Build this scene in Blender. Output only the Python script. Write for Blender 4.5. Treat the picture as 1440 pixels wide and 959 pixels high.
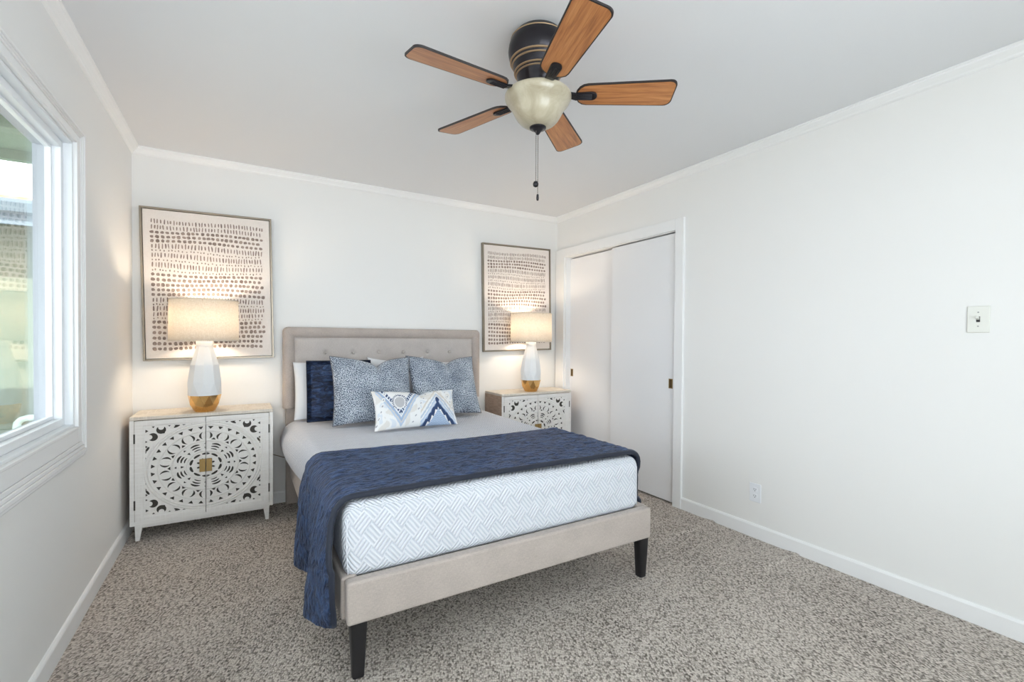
import bpy, bmesh, math, random
import numpy as np
from mathutils import Vector, Matrix, Euler
from mathutils import noise as mnoise
PI = math.pi
scene = bpy.context.scene
for o in list(bpy.data.objects):
    bpy.data.objects.remove(o)
C = scene.collection

# ------------------------------------------------------------ camera
cam_d = bpy.data.cameras.new('camera'); cam = bpy.data.objects.new('camera', cam_d); C.objects.link(cam)
yaw, pitch, roll = [math.radians(a) for a in (30.4365, -0.7673, 0.3991)]
fw = Vector((math.sin(yaw)*math.cos(pitch), math.cos(yaw)*math.cos(pitch), math.sin(pitch)))
rt = Vector((math.cos(yaw), -math.sin(yaw), 0)); up = rt.cross(fw)
rt2 = rt*math.cos(roll)+up*math.sin(roll); up2 = -rt*math.sin(roll)+up*math.cos(roll)
M = Matrix((rt2, up2, -fw)).transposed().to_4x4(); M.translation = (0.604, -3.7999, 1.2208)
cam.matrix_world = M
cam_d.sensor_width = 36; cam_d.lens = 648.345/1440*36; cam_d.shift_y = 6.05/1440; cam_d.clip_start = 0.02
scene.camera = cam

# ------------------------------------------------------------ world, sun, exposure
SKY = 4.6; SUN = 9.0; LAMP = 9.0; REAR_FILL = 38.0
scene.view_settings.view_transform = 'Standard'; scene.view_settings.look = 'None'
scene.view_settings.exposure = 0.16; scene.view_settings.gamma = 1.0
scene.view_settings.use_curve_mapping = False
w = bpy.data.worlds.new('World'); scene.world = w; w.use_nodes = True
bg = w.node_tree.nodes['Background']; bg.inputs[0].default_value = (0.89, 0.935, 1.0, 1); bg.inputs[1].default_value = SKY
sd = bpy.data.lights.new('sun', 'SUN'); sd.energy = SUN; sd.angle = 0.01; sd.color = (1, .95, .86)
sun = bpy.data.objects.new('sun', sd); C.objects.link(sun)
sun.rotation_euler = Vector((-0.36, 0.70, -0.66)).to_track_quat('-Z', 'Y').to_euler()
def portal(name, loc, rot, sx, sy):
    d = bpy.data.lights.new(name, 'AREA'); d.shape = 'RECTANGLE'; d.size = sx; d.size_y = sy
    d.cycles.is_portal = True
    o = bpy.data.objects.new(name, d); C.objects.link(o); o.location = loc; o.rotation_euler = rot
W = 3.357; H = 2.44; YR = -4.75
WY0, WY1, WZ0, WZ1 = -3.0, -1.2, 0.84, 2.03          # left window opening
RX0, RX1, RZ0, RZ1 = 0.2, 2.4, 0.5, 2.1              # opening added in the rear wall for fill light
portal('window_portal', (-0.14, (WY0+WY1)/2, (WZ0+WZ1)/2), (0, -PI/2, 0), WZ1-WZ0, WY1-WY0)
rd = bpy.data.lights.new('rear_fill_light', 'AREA'); rd.shape = 'RECTANGLE'; rd.size = RX1-RX0; rd.size_y = RZ1-RZ0; rd.energy = REAR_FILL; rd.color = (.93, .97, 1)  # added area light, fills the room from behind the camera
ro = bpy.data.objects.new('rear_fill_light', rd); C.objects.link(ro); ro.location = ((RX0+RX1)/2, YR-.13, (RZ0+RZ1)/2); ro.rotation_euler = (PI/2, 0, 0)

# ------------------------------------------------------------ materials
def srgb(r, g, b):
    f = lambda c: (c/255/12.92) if c/255 <= .04045 else ((c/255+.055)/1.055)**2.4
    return (f(r), f(g), f(b), 1)
class NT:
    def __init__(s, name, col=(.8, .8, .8, 1), rough=.5, metal=0, **kw):
        s.m = bpy.data.materials.new(name); s.m.use_nodes = True; s.t = s.m.node_tree
        s.p = s.t.nodes['Principled BSDF']; s.out = s.t.nodes['Material Output']
        s.p.inputs['Base Color'].default_value = col; s.p.inputs['Roughness'].default_value = rough
        s.p.inputs['Metallic'].default_value = metal
        for k, v in kw.items(): s.p.inputs[k.replace('_', ' ')].default_value = v
    def n(s, typ, **kw):
        nd = s.t.nodes.new('ShaderNode'+typ)
        for k, v in kw.items():
            if k.startswith('i_'): nd.inputs[k[2:].replace('_', ' ')].default_value = v
            else: setattr(nd, k, v)
        return nd
    def l(s, a, b): s.t.links.new(a, b)
    def math(s, op, a, b=None, c=None):
        nd = s.t.nodes.new('ShaderNodeMath'); nd.operation = op
        for i, v in enumerate((a, b, c)):
            if v is None: continue
            if isinstance(v, (int, float)): nd.inputs[i].default_value = v
            else: s.l(v, nd.inputs[i])
        return nd.outputs[0]
    def coord(s, kind='Object', scale=(1, 1, 1), rot=(0, 0, 0)):
        tc = s.n('TexCoord'); mp = s.n('Mapping'); mp.inputs['Scale'].default_value = scale; mp.inputs['Rotation'].default_value = rot
        s.l(tc.outputs[kind], mp.inputs['Vector']); return mp.outputs['Vector']
    def noise(s, vec, scale, detail=4, rough=.5, dist=0):
        nd = s.n('TexNoise'); nd.inputs['Scale'].default_value = scale; nd.inputs['Detail'].default_value = detail
        nd.inputs['Roughness'].default_value = rough; nd.inputs['Distortion'].default_value = dist
        s.l(vec, nd.inputs['Vector']); return nd.outputs['Fac']
    def ramp(s, fac, stops):
        nd = s.n('ValToRGB'); e = nd.color_ramp.elements
        while len(e) < len(stops): e.new(.5)
        for i, (p, c) in enumerate(stops): e[i].position = p; e[i].color = c
        s.l(fac, nd.inputs['Fac']); return nd.outputs['Color']
    def bump(s, h, strength=.5, dist=.002, prev=None):
        nd = s.n('Bump'); nd.inputs['Strength'].default_value = strength; nd.inputs['Distance'].default_value = dist
        s.l(h, nd.inputs['Height'])
        if prev: s.l(prev, nd.inputs['Normal'])
        s.l(nd.outputs['Normal'], s.p.inputs['Normal']); return nd.outputs['Normal']
    def base(s, c): s.l(c, s.p.inputs['Base Color'])

def paint(name, col, rough=.6, bs=.12):
    t = NT(name, col, rough); v = t.coord()
    t.bump(t.noise(v, 180, 3), bs, .0006); return t.m
m_wall = paint('wall_paint', srgb(240, 239, 237), .7)
m_ceil = paint('ceiling_paint', srgb(231, 232, 234), .8)
m_trim = paint('trim_paint', srgb(244, 244, 244), .35, .03)
m_door = paint('closet_door_paint', srgb(240, 240, 242), .38, .03)
m_vinyl = paint('vinyl', srgb(240, 243, 246), .3, .01)
m_extjamb = paint('exterior_jamb_paint', srgb(158, 163, 172), .6)
m_black = NT('black_lacquer', srgb(28, 27, 30), .35).m
m_dark = NT('dark_gap', srgb(60, 55, 50), .7).m
m_plate = NT('switch_plastic', srgb(226, 226, 218), .3).m
m_outlet = NT('outlet_plastic', srgb(238, 240, 244), .3).m
m_slot = NT('slot_dark', srgb(50, 50, 52), .5).m
m_screw = NT('screw_metal', srgb(150, 150, 145), .35, .8).m

def carpet():
    t = NT('loop_carpet', rough=.95); v = t.coord('Object', rot=(0, 0, math.radians(27.5)))
    sc = t.n('Mapping'); sc.inputs['Scale'].default_value = (1.0, .62, 1); t.l(v, sc.inputs['Vector'])
    vo = t.n('TexVoronoi'); vo.inputs['Scale'].default_value = 150; vo.inputs['Randomness'].default_value = .75
    vo.voronoi_dimensions = '2D'; t.l(sc.outputs[0], vo.inputs['Vector'])
    sep = t.n('SeparateColor'); t.l(vo.outputs['Color'], sep.inputs[0])
    big = t.noise(v, 2.2, 3); fine = t.noise(v, 300, 3); mid = t.noise(v, 95, 2)
    k = t.math('ADD', t.math('MULTIPLY', sep.outputs[0], .42), t.math('MULTIPLY', fine, .45))
    k = t.math('ADD', k, t.math('MULTIPLY', t.math('SUBTRACT', mid, .5), .7))
    k = t.math('ADD', k, t.math('MULTIPLY', t.math('SUBTRACT', big, .5), .25))
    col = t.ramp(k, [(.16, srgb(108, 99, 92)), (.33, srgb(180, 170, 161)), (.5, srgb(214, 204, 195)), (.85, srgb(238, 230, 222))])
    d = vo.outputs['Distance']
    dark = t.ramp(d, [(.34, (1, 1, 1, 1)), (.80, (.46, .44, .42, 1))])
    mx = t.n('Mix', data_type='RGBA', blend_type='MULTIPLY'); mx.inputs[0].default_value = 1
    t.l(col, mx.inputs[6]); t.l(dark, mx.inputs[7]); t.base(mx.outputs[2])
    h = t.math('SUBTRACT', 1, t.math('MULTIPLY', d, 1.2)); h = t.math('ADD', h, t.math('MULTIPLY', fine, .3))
    t.bump(h, .9, .004); return t.m
m_carpet = carpet()

def fabric(name, col, col2, scale=700, rough=.9, bs=.35, sheen=.2):
    t = NT(name, col, rough); t.p.inputs['Sheen Weight'].default_value = sheen
    v = t.coord(); v1 = t.coord('Object', (1, 1, .12)); v2 = t.coord('Object', (.12, .12, 1))
    a = t.noise(v1, scale, 2); b = t.noise(v2, scale, 2)
    k = t.math('MULTIPLY', t.math('ADD', a, b), .5)
    k2 = t.math('ADD', t.math('MULTIPLY', k, .75), t.math('MULTIPLY', t.noise(v, 9, 3), .25))
    t.base(t.ramp(k2, [(.35, col2), (.62, col)])); t.bump(k, bs, .0012); return t.m
m_linen = fabric('linen_upholstery', srgb(194, 182, 174), srgb(166, 155, 148))
m_linen2 = fabric('grey_linen_panel', srgb(202, 194, 189), srgb(178, 170, 166))
m_button = fabric('linen_button', srgb(196, 188, 181), srgb(170, 163, 158))

def shade_mat():
    t = NT('lamp_shade_linen', srgb(232, 224, 210), .9)
    v1 = t.coord('Object', (1, 1, .15)); v2 = t.coord('Object', (.15, .15, 1))
    k = t.math('MULTIPLY', t.math('ADD', t.noise(v1, 420, 2), t.noise(v2, 420, 2)), .5)
    c = t.ramp(k, [(.35, srgb(228, 219, 206)), (.62, srgb(247, 242, 233))]); t.base(c)
    tr = t.n('BsdfTranslucent'); t.l(c, tr.inputs['Color']); mx = t.n('MixShader'); mx.inputs[0].default_value = .42
    t.l(t.p.outputs[0], mx.inputs[1]); t.l(tr.outputs[0], mx.inputs[2]); t.l(mx.outputs[0], t.out.inputs[0])
    return t.m
m_shade = shade_mat()
m_ceramic = NT('white_ceramic', srgb(236, 238, 240), .35).m
m_gold = NT('gold_metallic', (.85, .52, .2, 1), .12, 1).m
m_brass = NT('aged_brass', srgb(168, 140, 92), .38, .85).m

def wash(name, a, b):
    t = NT(name, a, .55); v = t.coord('Object', (3, 3, 40))
    k = t.noise(v, 4, 5, .6); v2 = t.coord('Object', (40, 3, 3)); k = t.math('MAXIMUM', k, t.math('MULTIPLY', t.noise(v2, 3, 4), .9))
    t.base(t.ramp(k, [(.38, b), (.6, a)])); t.bump(k, .25, .001); return t.m
m_wash = wash('whitewashed_wood', srgb(240, 237, 234), srgb(231, 227, 223))
m_washtop = wash('whitewashed_top', srgb(228, 220, 208), srgb(208, 198, 184))
m_side = wash('tan_wood_side', srgb(196, 172, 152), srgb(168, 142, 124))

def wood_blade():
    t = NT('cherry_blade', rough=.32); v = t.coord('UV', (2.2, 26, 1))
    k = t.noise(v, 2.2, 6, .6, .6); v2 = t.coord('UV', (5, 110, 1)); k2 = t.noise(v2, 2, 3)
    kk = t.math('ADD', t.math('MULTIPLY', k, .7), t.math('MULTIPLY', k2, .3))
    t.base(t.ramp(kk, [(.3, srgb(136, 82, 46)), (.5, srgb(186, 122, 72)), (.72, srgb(212, 152, 98))])); return t.m
m_blade = wood_blade()
m_bronze = NT('dark_bronze', srgb(52, 50, 54), .3, .75).m
m_bronzegold = NT('gold_rubbed_ring', srgb(176, 150, 118), .4, .6).m
m_blackedge = NT('blade_edge', srgb(42, 36, 36), .5).m
def alabaster():
    t = NT('alabaster_glass', srgb(190, 182, 160), .28); v = t.coord()
    t.base(t.ramp(t.noise(v, 14, 5, .6, 1.2), [(.3, srgb(164, 152, 128)), (.7, srgb(190, 182, 160))]))
    t.p.inputs['Coat Weight'].default_value = .3
    return t.m
m_bowl = alabaster()
m_chain = NT('chain_metal', srgb(120, 112, 108), .35, .8).m

def mattress_mat():
    t = NT('quilted_white_cover', srgb(226, 231, 238), .85); tc = t.n('TexCoord'); sp = t.n('SeparateXYZ'); t.l(tc.outputs['UV'], sp.inputs[0])
    u, v = sp.outputs[0], sp.outputs[1]
    v = t.math('MULTIPLY', v, .8)
    a = t.math('MULTIPLY', t.math('ADD', u, v), .7071); b = t.math('MULTIPLY', t.math('SUBTRACT', u, v), .7071)
    s_, w_ = .052, .013
    ca = t.math('FLOOR', t.math('DIVIDE', a, s_)); cb = t.math('FLOOR', t.math('DIVIDE', b, s_))
    ck = t.math('FLOORED_MODULO', t.math('ADD', ca, cb), 2)
    sa = t.math('SINE', t.math('MULTIPLY', a, 2*PI/w_)); sb = t.math('SINE', t.math('MULTIPLY', b, 2*PI/w_))
    h = t.math('ADD', t.math('MULTIPLY', sa, ck), t.math('MULTIPLY', sb, t.math('SUBTRACT', 1, ck)))
    h = t.math('MINIMUM', h, .55)
    t.base(t.ramp(t.math('ADD', t.math('MULTIPLY', h, .5), .5), [(0, srgb(204, 209, 220)), (.5, srgb(227, 229, 236))]))
    n1 = t.bump(h, .9, .0022); t.bump(t.noise(t.coord(), 7, 3), .35, .01, n1)
    return t.m
m_mattress = mattress_mat()
def whitecotton():
    t = NT('white_cotton', srgb(232, 234, 238), .85); t.bump(t.noise(t.coord(), 14, 4), .4, .006); return t.m
m_cotton = whitecotton()
def navy():
    t = NT('navy_velvet_quilt', srgb(34, 58, 100), .55)
    t.p.inputs['Sheen Weight'].default_value = .4; t.p.inputs['Sheen Roughness'].default_value = .3
    t.p.inputs['Sheen Tint'].default_value = srgb(120, 150, 200)
    v = t.coord('UV', (15, 34, 1)); k = t.noise(v, 1.0, 2, .5, 1.0)
    v2 = t.coord('UV', (40, 80, 1)); k2 = t.noise(v2, 1.0, 2, .5, .8)
    h = t.math('ADD', k, t.math('MULTIPLY', k2, .4))
    t.base(t.ramp(h, [(.5, srgb(20, 29, 48)), (.70, srgb(32, 50, 84)), (.92, srgb(60, 86, 130))]))
    t.bump(h, 1.0, .045); return t.m
m_navy = navy()
m_navytrim = NT('navy_binding', srgb(22, 30, 48), .65, Sheen_Weight=.1).m
def euro():
    t = NT('blue_speckled_weave', rough=.8); v = t.coord('UV', (1, 1, 1))
    vo = t.n('TexVoronoi'); vo.voronoi_dimensions = '2D'; vo.inputs['Scale'].default_value = 165; vo.inputs['Randomness'].default_value = .75
    mp = t.n('Mapping'); mp.inputs['Scale'].default_value = (1, .72, 1); t.l(v, mp.inputs['Vector']); t.l(mp.outputs[0], vo.inputs['Vector'])
    d = vo.outputs['Distance']; big = t.noise(v, 7, 3)
    k = t.math('ADD', d, t.math('MULTIPLY', t.math('SUBTRACT', big, .5), .5))
    t.base(t.ramp(k, [(.16, srgb(222, 228, 234)), (.32, srgb(168, 180, 194)), (.46, srgb(90, 102, 120)), (.8, srgb(62, 70, 84))]))
    t.p.inputs['Sheen Weight'].default_value = .2
    n1 = t.bump(d, .5, .0015); t.bump(t.noise(v, 9, 3), .5, .012, n1); return t.m
m_euro = euro()
m_eurotrim = NT('grey_cushion_cord', srgb(112, 112, 118), .8).m
def vcol(name, rough=.85):
    t = NT(name, rough=rough); a = t.n('VertexColor'); a.layer_name = 'col'; t.base(a.outputs['Color'])
    t.bump(t.noise(t.coord('UV'), 500, 2), .2, .0008); return t.m
m_ikat = vcol('ikat_print')
m_canvas = fabric('canvas', srgb(238, 230, 224), srgb(230, 221, 214), 400, .9, .1, 0)
def dabs():
    t = NT('taupe_paint_dabs', rough=.8); t.base(t.ramp(t.noise(t.coord(), 30, 3), [(.35, srgb(128, 112, 104)), (.65, srgb(170, 152, 142))])); return t.m
m_dab = dabs()
m_frame = NT('champagne_frame', srgb(150, 140, 126), .35, .6).m
def glass():
    t = NT('window_glass'); g = t.n('BsdfGlossy'); g.inputs['Roughness'].default_value = .0; tr = t.n('BsdfTransparent')
    tr.inputs['Color'].default_value = (.95, .97, .97, 1)
    f = t.n('Fresnel'); ge = t.n('NewGeometry'); t.l(t.math('SUBTRACT', 1.5, t.math('MULTIPLY', ge.outputs['Backfacing'], 1.5-1/1.5)), f.inputs['IOR']); mx = t.n('MixShader')
    t.l(f.outputs[0], mx.inputs[0]); t.l(tr.outputs[0], mx.inputs[1]); t.l(g.outputs[0], mx.inputs[2]); t.l(mx.outputs[0], t.out.inputs[0]); return t.m
m_glass = glass()
m_stucco = paint('green_stucco', srgb(104, 116, 102), .9, .8)
m_gutter = paint('blue_grey_gutter', srgb(104, 120, 130), .5)
m_soffit = paint('green_soffit', srgb(84, 112, 80), .7)
def shingle():
    t = NT('roof_shingle', rough=.9); t.base(t.ramp(t.noise(t.coord(), 6, 4), [(.35, srgb(140, 110, 84)), (.65, srgb(200, 176, 146))])); return t.m
m_shingle = shingle()
m_ground = paint('concrete_ground', srgb(170, 168, 160), .9, .4)
m_pipe = paint('painted_pipe', srgb(186, 206, 196), .5)
m_cord = NT('cord_brown', srgb(120, 96, 74), .6).m

# ------------------------------------------------------------ mesh helpers
class MB:
    def __init__(s): s.v = []; s.f = []; s.mi = []; s.sm = []; s.uv = []
    def add(s, vs, fs, mi=0, smooth=False, uvs=None):
        k = len(s.v); s.v += [tuple(p) for p in vs]
        for i, f in enumerate(fs):
            s.f.append(tuple(a+k for a in f)); s.mi.append(mi[i] if isinstance(mi, list) else mi); s.sm.append(smooth)
            s.uv.append(uvs[i] if uvs else None)
        return s
    def box(s, x0, x1, y0, y1, z0, z1, mi=0, mat=None):
        P = [Vector((x, y, z)) for x in (x0, x1) for y in (y0, y1) for z in (z0, z1)]
        if mat: P = [mat @ p for p in P]
        return s.add(P, [(0, 1, 3, 2), (4, 6, 7, 5), (0, 4, 5, 1), (2, 3, 7, 6), (0, 2, 6, 4), (1, 5, 7, 3)], mi)
    def lathe(s, prof, n=32, c=(0, 0, 0), mi=0, smooth=True, cap=True):
        vs = []; 
        for r, z in prof:
            for i in range(n): a = 2*PI*i/n; vs.append((c[0]+r*math.cos(a), c[1]+r*math.sin(a), c[2]+z))
        fs = []
        for j in range(len(prof)-1):
            for i in range(n): i2 = (i+1) % n; fs.append((j*n+i, j*n+i2, (j+1)*n+i2, (j+1)*n+i))
        s.add(vs, fs, mi, smooth)
        if cap:
            k = len(s.v)-len(vs)
            for j, rev in ((0, 1), (len(prof)-1, 0)):
                if prof[j][0] > 1e-4:
                    f = [k+j*n+i for i in range(n)]; s.f.append(tuple(f[::-1] if rev else f)); s.mi.append(mi if not isinstance(mi, list) else 0); s.sm.append(False); s.uv.append(None)
        return s
    def tube(s, pts, r, n=8, mi=0, rad=None):
        pts = [Vector(p) for p in pts]; vs = []; fs = []; prevx = None
        for i, p in enumerate(pts):
            d = (pts[min(i+1, len(pts)-1)]-pts[max(i-1, 0)]).normalized()
            x = (prevx - d*prevx.dot(d)) if prevx else d.orthogonal()
            if x.length < 1e-6: x = d.orthogonal()
            x.normalize(); prevx = x; y = d.cross(x); rr = rad[i] if rad else r
            for k in range(n): a = 2*PI*k/n; vs.append(p+x*rr*math.cos(a)+y*rr*math.sin(a))
        for i in range(len(pts)-1):
            for k in range(n): k2 = (k+1) % n; fs.append((i*n+k, i*n+k2, (i+1)*n+k2, (i+1)*n+k))
        fs.append(tuple(range(n))[::-1]); fs.append(tuple((len(pts)-1)*n+k for k in range(n)))
        return s.add(vs, fs, mi, True)
    def prism(s, poly, f3, depth, mi=0, smooth=False):
        """poly of 2D points, f3(u,v,d)->3D"""
        n = len(poly); vs = [f3(u, v, 0) for u, v in poly]+[f3(u, v, depth) for u, v in poly]
        fs = [tuple(range(n)), tuple(range(2*n-1, n-1, -1))]+[(i, (i+1) % n+0, (i+1) % n+n, i+n)[::-1] for i in range(n)]
        return s.add(vs, fs, mi, smooth)
    def build(s, name, mats, parent=None, bevel=0, seg=2, recalc=True, auto=None, weld=False):
        me = bpy.data.meshes.new(name); me.from_pydata(s.v, [], s.f)
        if not isinstance(mats, (list, tuple)): mats = [mats]
        for m in mats: me.materials.append(m)
        me.polygons.foreach_set('material_index', s.mi); me.polygons.foreach_set('use_smooth', s.sm)
        if any(s.uv):
            uvl = me.uv_layers.new(name='UVMap'); k = 0
            for fi, f in enumerate(s.f):
                for q in range(len(f)):
                    if s.uv[fi]: uvl.data[k].uv = s.uv[fi][q]
                    k += 1
        if recalc or weld:
            bm = bmesh.new(); bm.from_mesh(me)
            if weld: bmesh.ops.remove_doubles(bm, verts=bm.verts, dist=1e-5)
            if recalc: bmesh.ops.recalc_face_normals(bm, faces=bm.faces)
            bm.to_mesh(me); bm.free()
        me.update()
        o = bpy.data.objects.new(name, me); C.objects.link(o)
        if parent: o.parent = parent
        if bevel:
            b = o.modifiers.new('bevel', 'BEVEL'); b.width = bevel; b.segments = seg; b.limit_method = 'ANGLE'; b.angle_limit = .6
            me.polygons.foreach_set('use_smooth', [True]*len(me.polygons))
            try: me.set_sharp_from_angle(angle=.7)
            except Exception: pass
            b.harden_normals = False
        return o
def tag(o, label=None, cat=None, group=None, kind=None):
    if label: o['label'] = label
    if cat: o['category'] = cat
    if group: o['group'] = group
    if kind: o['kind'] = kind
    return o
def empty(name, loc=(0, 0, 0), rz=0):
    o = bpy.data.objects.new(name, None); o.empty_display_size = .1; C.objects.link(o); o.location = loc; o.rotation_euler = (0, 0, rz); return o
def copy_tree(o, parent=None):
    c = o.copy(); C.objects.link(c)
    if parent: c.parent = parent
    for ch in [q for q in bpy.data.objects if q.parent == o]: copy_tree(ch, c)
    return c
def struct(o, label=None, cat=None):
    return tag(o, label, cat, kind='structure')
def sweep_profile(prof, path_fn, mb, mi=0):
    pass

# ------------------------------------------------------------ ROOM SHELL
T = 0.11
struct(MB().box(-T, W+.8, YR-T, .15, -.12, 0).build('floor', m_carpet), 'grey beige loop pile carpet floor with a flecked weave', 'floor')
struct(MB().box(-T, W+.8, YR-T, .15, H, H+.15).build('ceiling', m_ceil), 'smooth flat white painted ceiling', 'ceiling')
struct(MB().box(-T, W+.8, 0, .15, 0, H).build('wall_back', m_wall), 'off-white painted wall behind the bed headboard', 'wall')
lw = MB(); lw.box(-T, 0, YR, WY0, 0, H).box(-T, 0, WY1, 0, 0, H).box(-T, 0, WY0, WY1, 0, WZ0).box(-T, 0, WY0, WY1, WZ1, H)
struct(lw.build('wall_left', m_wall), 'off-white painted wall holding the window', 'wall')
CY0, CY1, CZ = -1.489, -.143, 2.03
rw = MB(); rw.box(W, W+.12, YR, CY0, 0, H).box(W, W+.12, CY1, 0, 0, H).box(W, W+.12, CY0, CY1, CZ, H)
rw.box(W+.12, W+.65, CY0-.06, CY0-.01, 0, H).box(W+.6, W+.65, CY0, 0, 0, H)
struct(rw.build('wall_right', m_wall), 'long off-white painted wall beside the closet doors', 'wall')
bw = MB(); bw.box(-T, RX0, YR-T, YR, 0, H).box(RX1, W+.12, YR-T, YR, 0, H).box(RX0, RX1, YR-T, YR, 0, RZ0).box(RX0, RX1, YR-T, YR, RZ1, H)
struct(bw.build('wall_rear', m_wall), 'off-white painted wall behind the camera', 'wall')

# crown moulding: profile (distance from wall, z below ceiling)
crown = [(0, 0), (.042, 0), (.042, .007), (.036, .010), (.034, .016), (.022, .026), (.014, .034), (.012, .040), (.006, .045), (0, .047)]
def run(prof, a, b, nrm, top, name, mat, label, cat='moulding', sgn=-1):
    a = Vector(a); b = Vector(b); nv = Vector(nrm); mb = MB(); n = len(prof)
    vs = [a+nv*d+Vector((0, 0, top+sgn*z)) for d, z in prof]+[b+nv*d+Vector((0, 0, top+sgn*z)) for d, z in prof]
    fs = [tuple(range(n)), tuple(range(2*n-1, n-1, -1))]+[(i, i+1, i+1+n, i+n) for i in range(n-1)]+[(n-1, 0, n, 2*n-1)]
    mb.add(vs, fs); return struct(mb.build(name, mat), label, cat)
run(crown, (0, 0, 0), (W, 0, 0), (0, -1, 0), H, 'trim_1', m_trim, 'white crown moulding along the wall above the headboard')
run(crown, (0, YR, 0), (0, 0, 0), (1, 0, 0), H, 'trim_2', m_trim, 'white crown moulding above the window wall')
run(crown, (W, YR, 0), (W, 0, 0), (-1, 0, 0), H, 'trim_3', m_trim, 'white crown moulding above the closet wall')
base = [(0, 0), (.014, 0), (.014, .074), (.011, .080), (.007, .0845), (0, .086)]
run(base, (0.014, 0, 0), (W, 0, 0), (0, -1, 0), 0, 'baseboard_back', m_trim, 'white baseboard behind the bed', 'baseboard', 1)
run(base, (0, YR, 0), (0, 0, 0), (1, 0, 0), 0, 'baseboard_left', m_trim, 'white baseboard under the window', 'baseboard', 1)
run(base, (W, YR, 0), (W, -1.562, 0), (-1, 0, 0), 0, 'baseboard_right', m_trim, 'white baseboard along the wall with the outlet', 'baseboard', 1)
# carpet seam ridges by the right wall
def seam(x0, y0, x1, y1, name):
    mb = MB(); n = 24; vs = []; fs = []
    for i in range(n+1):
        k = i/n; h = .010*min(1, k*2.5)
        x = x0+(x1-x0)*k; y = y0+(y1-y0)*k
        vs += [(x, y-.016, -.001), (x, y-.004, h*.8), (x, y+.004, h), (x, y+.05, h*.5), (x, y+.11, -.001)]
    for i in range(n):
        for q in range(4): fs.append((5*i+q, 5*i+q+1, 5*i+q+6, 5*i+q+5))
    o = mb.add(vs, fs, 0, True).build(name, m_carpet); struct(o, 'raised ridge in the carpet running out from the right wall', 'carpet ridge')
    return o

seam(2.70, -1.86, W-.016, -1.833, 'carpet_ridge_1'); seam(2.90, -2.36, W-.016, -2.376, 'carpet_ridge_2')
# ------------------------------------------------------------ CLOSET
cc = MB()
# casing: left jamb, right jamb, head; slight profile
for (y0, y1, z0, z1) in ((-.143, -.012, 0, 2.108), (-1.562, -1.489, 0, 2.108)):
    cc.box(W-.02, W+.001, y0, y1, z0, z1)
cc.box(W-.02, W+.001, -1.489, -.143, 2.026, 2.108)
cc.box(W+.001, W+.1, CY0-.0, CY0+.012, 0, 2.03); cc.box(W+.001, W+.1, CY1-.012, CY1, 0, 2.03); cc.box(W+.001, W+.1, CY0+.012, CY1-.012, 2.022, 2.03)
struct(cc.build('trim_4', m_trim, bevel=.002), 'white painted casing framing the sliding closet doors', 'door casing')
def closet_door(name, x, y0, y1, py, label):
    o = MB().box(x, x+.03, y0, y1, .012, 2.012).build(name, m_door, bevel=.0015); struct(o, label, 'closet door')
    p = MB(); pz = .897; hw, hh = .0175, .036
    # recessed pull: rim frame + dish
    p.box(x-.0025, x+.001, py-hw, py-hw+.005, pz-hh, pz+hh).box(x-.0025, x+.001, py+hw-.005, py+hw, pz-hh, pz+hh)
    p.box(x-.0025, x+.001, py-hw+.005, py+hw-.005, pz-hh, pz-hh+.006).box(x-.0025, x+.001, py-hw+.005, py+hw-.005, pz+hh-.006, pz+hh)
    p.box(x-.0008, x+.001, py-hw+.005, py+hw-.005, pz-hh+.006, pz+hh-.006, 1)
    q = p.build('door_pull', [m_brass, NT('brass_dish', srgb(104, 84, 54), .5, .7).m], o); q['label'] = 'brass recessed finger pull'
closet_door('door_1', W+.055, -.84, -.155, -.19, 'plain white sliding closet door nearest the back corner')
closet_door('door_2', W+.012, -1.477, -.79, -1.437, 'plain white sliding closet door nearest the bare wall')

# ------------------------------------------------------------ WINDOW (left wall)
win = empty('window_1', (0, 0, 0)); struct(win, 'white framed window in the left wall', 'window')
def ring_box(mb, x0, x1, y0, y1, z0, z1, ty0, ty1, tz0, tz1, mi=0):
    """rectangular ring: outer y0..y1,z0..z1, thicknesses"""
    mb.box(x0, x1, y0, y0+ty0, z0, z1, mi); mb.box(x0, x1, y1-ty1, y1, z0, z1, mi)
    mb.box(x0, x1, y0+ty0, y1-ty1, z0, z0+tz0, mi); mb.box(x0, x1, y0+ty0, y1-ty1, z1-tz1, z1, mi)
# casing built from nested steps of the profile
cs = MB()
steps = [(.000, .014, .010), (.014, .028, .019), (.028, .040, .016), (.040, .054, .013), (.054, .100, .010), (.100, .110, .013)]
OY1 = WY1+.11; OY0 = WY0-.11; OZ1 = WZ1+.075; OZ0 = WZ0-.14
for a, b, d in steps:
    ring_box(cs, -.002, d, OY0+a, OY1-a, OZ0+a*1.27, OZ1-a*.68, b-a, b-a, (b-a)*1.27, (b-a)*.68)
o = cs.build('window_casing', m_trim, win, bevel=.003, seg=2)
fr = MB()
ring_box(fr, -.100, -.001, WY0, WY1, WZ0, WZ1, .012, .012, .012, .012)
ring_box(fr, -.105, -.028, WY0+.012, WY1-.012, WZ0+.012, WZ1-.012, .028, .028, .03, .028)
o = fr.build('window_frame', m_vinyl, win, bevel=.002)
ej = MB(); ring_box(ej, -.112, -.070, WY0+.011, WY1-.0395, WZ0+.011, WZ1-.039, .004, .004, .03, .004)
ej.build('exterior_jamb', m_extjamb, win)['label'] = 'grey outer jamb seen through the glass'
sh = MB(); ring_box(sh, -.075, -.055, WY0+.04, WY1-.04, WZ0+.042, WZ1-.04, .012, .012, .014, .012)
sh.box(-.078, -.045, -2.13, -2.09, WZ0+.05, WZ1-.05)
sh.build('sash', m_vinyl, win, bevel=.0015)
MB().box(-.068, -.064, WY0+.05, WY1-.05, WZ0+.05, WZ1-.05).build('pane', m_glass, win)
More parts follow.
